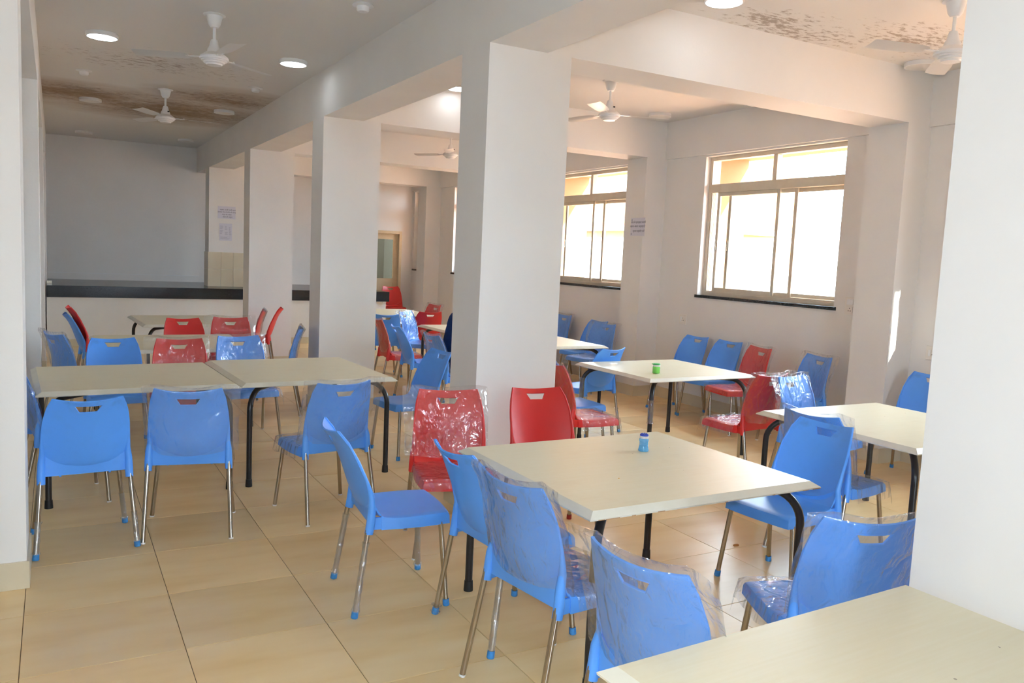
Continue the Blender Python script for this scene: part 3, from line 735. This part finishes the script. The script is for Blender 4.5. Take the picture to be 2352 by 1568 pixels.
    for s in (-1, 1):
        for top, ft in (((s*sx_, sy_, sz_+.05), (s*rx, ry, 0)), ((s*.192, .195, .425), (s*fx, fy, 0))):
            top, ft = Vector(top), Vector(ft); d_ = (top-ft).normalized()
            lm_ = MB().tube([ft+d_*.006, ft.lerp(top, .5), top], .0125, 14).mesh('leg', M['steel'], 50)
            if v == 2: cm_ = MB().tube([ft, ft+d_*.009], .0138, 14)
            else: cm_ = MB().tube([ft, ft+d_*.004, ft+d_*.032], [.015, .0172, .0160], 14)
            for q in cm_.bm.verts: q.co.z = max(q.co.z, 0)
            out['legs'].append((lm_, cm_.mesh('foot_cap', cap, 40), ft, top))
    return out
def film_mesh(v, seed):
    """loose bag round the back plus a sheet folded over the seat"""
    rnd = random.Random(seed); off = Vector((seed*7.3, seed*3.1, 0))
    b = MB(); bm = b.bm; P_ = PROF[v]
    T = [4.9, 5.3, 5.8, 6.3, 6.8, 7.3, 7.8, 8.3, 8.8, 9.3, 9.7, 10.0, 10.25]; N = 11
    ext_l, ext_r = rnd.uniform(.012, .05), rnd.uniform(.02, .06); loops = []
    for t in T:
        tt = min(t, 10); lift = max(0, t-10)*.09; base = .222
        L, Rr = -(base+ext_l*(.6+.4*t/10)), base+ext_r*(.6+.4*t/10); loop = []
        for side, dy in ((1, .016), (-1, -.024)):
            for k in range(N):
                f = k/(N-1); x = L+(Rr-L)*f if side == 1 else Rr+(L-Rr)*f
                hw = cat_(P_['hw'], tt); u = max(-1, min(1, x/hw)); p = surf(v, tt, u)
                over = max(0, abs(x)-hw); sq = min(1, over/.03)
                pinch = 1-.92*sq
                p = Vector((x, p.y+dy*pinch*(.35 if t > 10.1 else 1)-(.012*sq), p.z+lift-over*.10))
                nz = .009 if over > 0 else .0045
                p += Vector((nz*noise.noise(p*9+off), nz*noise.noise(p*16+off+Vector((3, 0, 0)))+.004*noise.noise(p*45+off), nz*1.3*noise.noise(p*12+off+Vector((0, 5, 0)))))
                loop.append(bm.verts.new(p))
        loops.append(loop)
    n = 2*N
    for a, c in zip(loops, loops[1:]):
        for k in range(n): bm.faces.new((a[k], a[(k+1) % n], c[(k+1) % n], c[k]))
    top = loops[-1]
    for k in range(N-1): bm.faces.new((top[k], top[k+1], top[n-2-k], top[n-1-k]))
    # seat sheet
    NX, NY = 17, 15; g = []
    for j in range(NY):
        row = []; yf = -.09+(.40)*j/(NY-1)
        for i in range(NX):
            xf = -.30+.60*i/(NX-1); ox = max(0, abs(xf)-.217); oy = max(0, yf-.252)
            x = (.222+ox*.25)*(1 if xf > 0 else -1) if ox > 0 else xf; y = .258+oy*.25 if oy > 0 else yf
            z = .466-(ox+oy)*1.02+(.006*noise.noise(Vector((xf*14, yf*14, seed))))
            if ox == 0 and oy == 0: z = .464+.004*noise.noise(Vector((xf*22, yf*22, seed)))+max(0, -.03-yf)*.18
            if (ox+oy) > .05: z += .022*noise.noise(Vector((xf*11, yf*11, seed+4)))
            p = Vector((x, y, z)); p += .006*min(1, (ox+oy)*20)*Vector((noise.noise(p*18+off), noise.noise(p*18+off+Vector((2, 2, 0))), 0))
            row.append(bm.verts.new(p))
        g.append(row)
    for a, c in zip(g, g[1:]):
        for i in range(NX-1): bm.faces.new((a[i], a[i+1], c[i+1], c[i]))
    return b.mesh('plastic_wrap', M['film'], 70)
CM = {(v, c): chair_meshes(v, c) for v in (1, 2) for c in ('blue', 'red')}
FM = {(v, s): film_mesh(v, s) for v in (1, 2) for s in ((1, 2, 3) if v == 2 else (1,))}
def make_chair(v, colname, wrap):
    r = empty('canteen_chair'); cm = CM[(v, colname)]
    link('seat', cm['seat'], r); link('backrest', cm['backrest'], r)
    for lm_, cap, ft, tp in cm['legs']:
        lo = link('leg', lm_, r); link('foot_cap', cap, lo)
    if wrap: link('plastic_wrap', FM[(v, wrap)], r)
    return r
B, RD = 'blue', 'red'
CH = [ # x, y, theta, colour, wrap, z, label
 (.129, 5.014, .056, B, 0, 0, 'bare blue chair with back to camera, next to the left foreground pillar'),
 (.697, 5.045, -.20, B, 1, 0, 'film-wrapped blue chair with back to camera in front of the left-hand paired table'),
 (1.516, 5.087, .172, B, 2, 0, 'film-wrapped blue chair with back to camera in front of the right-hand paired table'),
 (.045, 5.92, -1.455, B, 3, 0, 'film-wrapped blue chair seen edge-on between left pillar and table end'),
 (.43, 7.268, 3.162, B, 0, 0, 'bare blue chair facing camera behind the left-hand paired table'),
 (.905, 7.10, 3.088, RD, 1, 0, 'film-wrapped bright red chair facing camera behind the paired tables'),
 (1.462, 7.289, 3.243, B, 3, 0, 'film-wrapped blue chair facing camera behind the right-hand paired table'),
 (.412, 10.098, -1.505, B, 0, 0, 'bare blue chair side-on by the back left wall, under a red chair'),
 (.440, 10.098, -1.505, RD, 0, .075, 'bare red chair stacked on a blue chair at the back left'),
 (.215, 7.98, -1.163, B, 2, 0, 'film-wrapped blue chair in front of the second left pillar'),
 (1.235, 9.22, 3.18, RD, 0, 0, 'bare orange-red chair with sharp white slot in the second row of the left hall'),
 (1.70, 9.24, 3.063, RD, 2, 0, 'film-wrapped dark red chair in the second row of the left hall'),
 (2.063, 10.6, 1.35, RD, 3, 0, 'film-wrapped red chair edge-on, left of the bare red side-on chair'),
 (2.385, 11.25, 1.315, RD, 0, 0, 'bare red chair side-on in front of the third pillar'),
 (1.94, 8.335, 1.301, B, 1, 0, 'film-wrapped blue chair edge-on just left of the second pillar'),
 (2.62, 6.355, 1.70, B, 0, 0, 'bare blue chair facing left at the right end of the paired tables'),
 (3.588, 7.585, -1.529, B, 1, 0, 'film-wrapped blue chair occupied by the person in navy'),
 (3.669, 8.626, -1.675, B, 0, 0, 'bare blue chair side-on between wrapped red chair and occupied chair'),
 (3.655, 9.306, -1.678, RD, 1, 0, 'film-wrapped red chair side-on just right of the second pillar'),
 (3.893, 10.509, -.173, B, 0, 0, 'bare blue chair with back turned behind the side-on wrapped red chair'),
 (4.43, 10.42, -2.43, B, 2, 0, 'film-wrapped pale shiny blue chair facing camera in the middle bay'),
 (4.694, 10.98, -.05, RD, 0, 0, 'bare dark red chair with back turned in the middle bay'),
 (5.094, 11.99, 1.691, RD, 2, 0, 'film-wrapped red chair, tiny, at the right end of the furthest middle table'),
 (6.17, 15.98, 3.05, RD, 0, .10, 'bare dark red chair standing by the glazed door at the far end'),
 (4.541, 13.02, 3.105, B, 0, 0, 'bare blue chair corner peeping past second pillar before the counter end'),
 (6.38, 10.76, 1.66, B, 0, 0, 'bare blue chair against window wall, cut by the near pillar edge'),
 (6.38, 10.16, 1.68, B, 3, 0, 'film-wrapped blue chair against window wall, right of the bare one by the pillar'),
 (6.36, 9.27, 1.70, B, 0, 0, 'bare blue chair against window wall, half behind a wrapped blue chair'),
 (6.10, 8.68, 1.80, B, 2, 0, 'film-wrapped blue chair with crinkled seat cover by the notice pilaster'),
 (4.628, 6.60, .234, B, 0, 0, 'bare blue chair with back turned behind the green jar table'),
 (3.68, 5.36, -1.671, RD, 3, 0, 'film-wrapped red chair facing right beside the near pillar, seat toward green jar table'),
 (3.93, 5.86, -1.577, B, 0, 0, 'bare blue chair behind the wrapped red one beside the near pillar, only seat showing'),
 (2.655, 4.134, 2.981, RD, 0, 0, 'bare bright red chair standing against the front of the near pillar'),
 (2.01, 4.184, 2.87, RD, 1, 0, 'film-wrapped bright red chair left of the near pillar behind the shaker table'),
 (1.44, 3.689, -1.673, B, 0, 0, 'bare blue chair fully visible side-on, left of the shaker table'),
 (1.796, 3.14, -1.488, B, 0, 0, 'bare blue chair pushed in at the shaker table, behind a wrapped chair'),
 (1.721, 2.603, -1.417, B, 1, 0, 'film-wrapped blue chair pushed in at the left front of the shaker table'),
 (1.662, 1.777, -1.396, B, 2, 0, 'film-wrapped blue chair with smudged back at the bottom, beside the corner table'),
 (2.486, 1.945, -.372, B, 3, 0, 'film-wrapped blue chair with back turned, touching the right foreground pillar'),
 (3.413, 2.97, 1.666, B, 0, 0, 'bare blue chair facing left at the right end of the shaker table'),
 (4.063, 3.211, -1.464, B, 1, 0, 'film-wrapped blue chair back to back with the bare one right of the shaker table'),
 (4.862, 4.723, .083, RD, 2, 0, 'film-wrapped red chair with back turned in front of the green jar table'),
 (5.015, 4.12, 3.293, B, 3, 0, 'film-wrapped blue chair with bright reflections facing camera behind the right table'),
 (6.336, 7.245, 1.66, B, 0, 0, 'bare blue chair against window wall, left one of two under the large window'),
 (6.36, 6.73, 1.66, B, 0, 0, 'bare blue chair against window wall, right one of two under the large window'),
 (6.173, 6.118, 1.392, RD, 1, 0, 'film-wrapped red chair under the large window, beside two bare blue chairs'),
 (6.231, 5.418, 1.38, B, 2, 0, 'film-wrapped blue chair alone under the right end of the large window'),
 (6.24, 4.181, 1.723, B, 0, 0, 'bare blue chair under the wall socket, cut by the foreground pillar'),
]
protos = {}
chairs = []
for (x, y, a, c, wrp, z, lb) in CH:
    v = 2 if wrp else 1; key = (v, c, wrp)
    if key not in protos: o = protos[key] = make_chair(v, c, wrp)
    else: o = copy_tree(protos[key])
    o.location = (x, y, z); o.rotation_euler = (0, 0, a); tag(o, lb, 'chair', 'blue canteen chairs' if c == B else 'red canteen chairs'); chairs.append(o)
# leftover film on some bare chairs' legs
def leg_sleeve(ch, v, c, idx, f0, f1):
    _, _, ft, tp = CM[(v, c)]['legs'][idx]
    film_sleeve('leg_film', ft.lerp(tp, f0), ft.lerp(tp, f1), .0125, ch, .012)
for idx in (0, 2, 3): leg_sleeve(chairs[0], 1, B, idx, .07, .45)
for idx in (0, 2, 1): leg_sleeve(chairs[34], 1, B, idx, .07, .80)
leg_sleeve(chairs[35], 1, B, 2, .08, .85); leg_sleeve(chairs[35], 1, B, 0, .03, .10); leg_sleeve(chairs[29], 1, B, 2, .05, .55)

# ------------------------------------------------------------------ person in navy on the wrapped chair
def make_person():
    q = chairs[16]; r = empty('person', (q.location.x, q.location.y, 0), q.rotation_euler.z)
    tag(r, 'person in dark navy clothes seated with back turned, mostly hidden behind the near pillar', 'person')
    V = []; E_ = []; Rd = []
    def add(p, rad, par=None):
        V.append(p); Rd.append(rad); i = len(V)-1
        if par is not None: E_.append((par, i))
        return i
    pel = add((0, -.03, .565), (.165, .11)); b1 = add((0, -.015, .70), (.155, .105), pel); b2 = add((0, .03, .86), (.17, .11), b1); ch_ = add((0, .10, .99), (.175, .105), b2)
    nk = add((0, .165, 1.09), (.058, .058), ch_); hd0 = add((0, .20, 1.16), (.062, .07), nk); hd1 = add((0, .225, 1.22), (.076, .09), hd0); hd2 = add((0, .235, 1.30), (.068, .08), hd1)
    hands = []
    for s in (-1, 1):
        sh = add((s*.17, .115, 1.045), (.062, .062), ch_); el = add((s*.225, .20, .80), (.047, .047), sh); wr = add((s*.14, .40, .775), (.030, .026), el); pm = add((s*.12, .47, .77), (.038, .018), wr); hands.append((s, pm))
        hp = add((s*.09, .02, .545), (.095, .09), pel); kn = add((s*.12, .40, .53), (.065, .062), hp); an = add((s*.12, .38, .10), (.042, .045), kn); to = add((s*.125, .50, .045), (.042, .036), an)
        for k, (dx, ln) in enumerate(((-.027, .068), (-.009, .078), (.009, .074), (.027, .058))):
            f1 = add((s*.12+dx, .505, .772), (.0088, .0088), pm); f2 = add((s*.12+dx*1.1, .505+ln*.55, .764), (.0082, .0082), f1); add((s*.12+dx*1.1, .505+ln, .752), (.007, .007), f2)
        t1 = add((s*.12-s*.045, .455, .768), (.011, .011), pm); add((s*.12-s*.058, .49, .764), (.009, .009), t1)
    me = bpy.data.meshes.new('body'); me.from_pydata(V, E_, []); o = link('body', me, r)
    md = o.modifiers.new('s', 'SKIN'); md.use_smooth_shade = True
    for i, sv in enumerate(me.skin_vertices[0].data): sv.radius = Rd[i]; sv.use_root = (i == 0)
    sb = o.modifiers.new('u', 'SUBSURF'); sb.levels = 2; sb.render_levels = 2
    dg = bpy.context.evaluated_depsgraph_get(); m2 = bpy.data.meshes.new_from_object(o.evaluated_get(dg)); o.modifiers.clear(); o.data = m2
    m2.materials.clear(); m2.materials.append(M['navy']); m2.materials.append(M['skin'])
    for p in m2.polygons:
        c = p.center; p.use_smooth = True
        p.material_index = 1 if (c.z > 1.105 or (c.y > .405 and .70 < c.z < .86)) else 0
    h = MB(); bmesh.ops.create_uvsphere(h.bm, u_segments=24, v_segments=16, radius=1)
    for vt in list(h.bm.verts):
        c = vt.co
        if c.y > .35 and c.z < .55 or c.z < -.55: h.bm.verts.remove(vt)
    for vt in h.bm.verts: vt.co = Vector((vt.co.x*.083, vt.co.y*.098+.222, vt.co.z*.105+1.265))
    h.build('hair', M['hair'], r, smooth=60)
    for s in (-1, 1):
        MB().lathe([(0, -.012), (.010, -.008), (.012, .004), (.007, .016), (0, .019)], 10, (s*.078, .222, 1.235)).build('ear', M['skin'], r, smooth=60)
        MB().lathe([(0, -.008), (.008, 0), (0, .008)], 10, (s*.03, .312, 1.245)).build('eye', M['dark'], r, smooth=60)
    MB().tube([(0, .308, 1.245), (0, .330, 1.212), (0, .318, 1.205)], [.006, .012, .008], 8).build('nose', M['skin'], r, smooth=60)
    MB().tube([(-.022, .308, 1.178), (0, .316, 1.178), (.022, .308, 1.178)], [.003, .006, .003], 8).build('mouth', mat('lips', (.24, .09, .07), .5), r, smooth=60)
make_person()
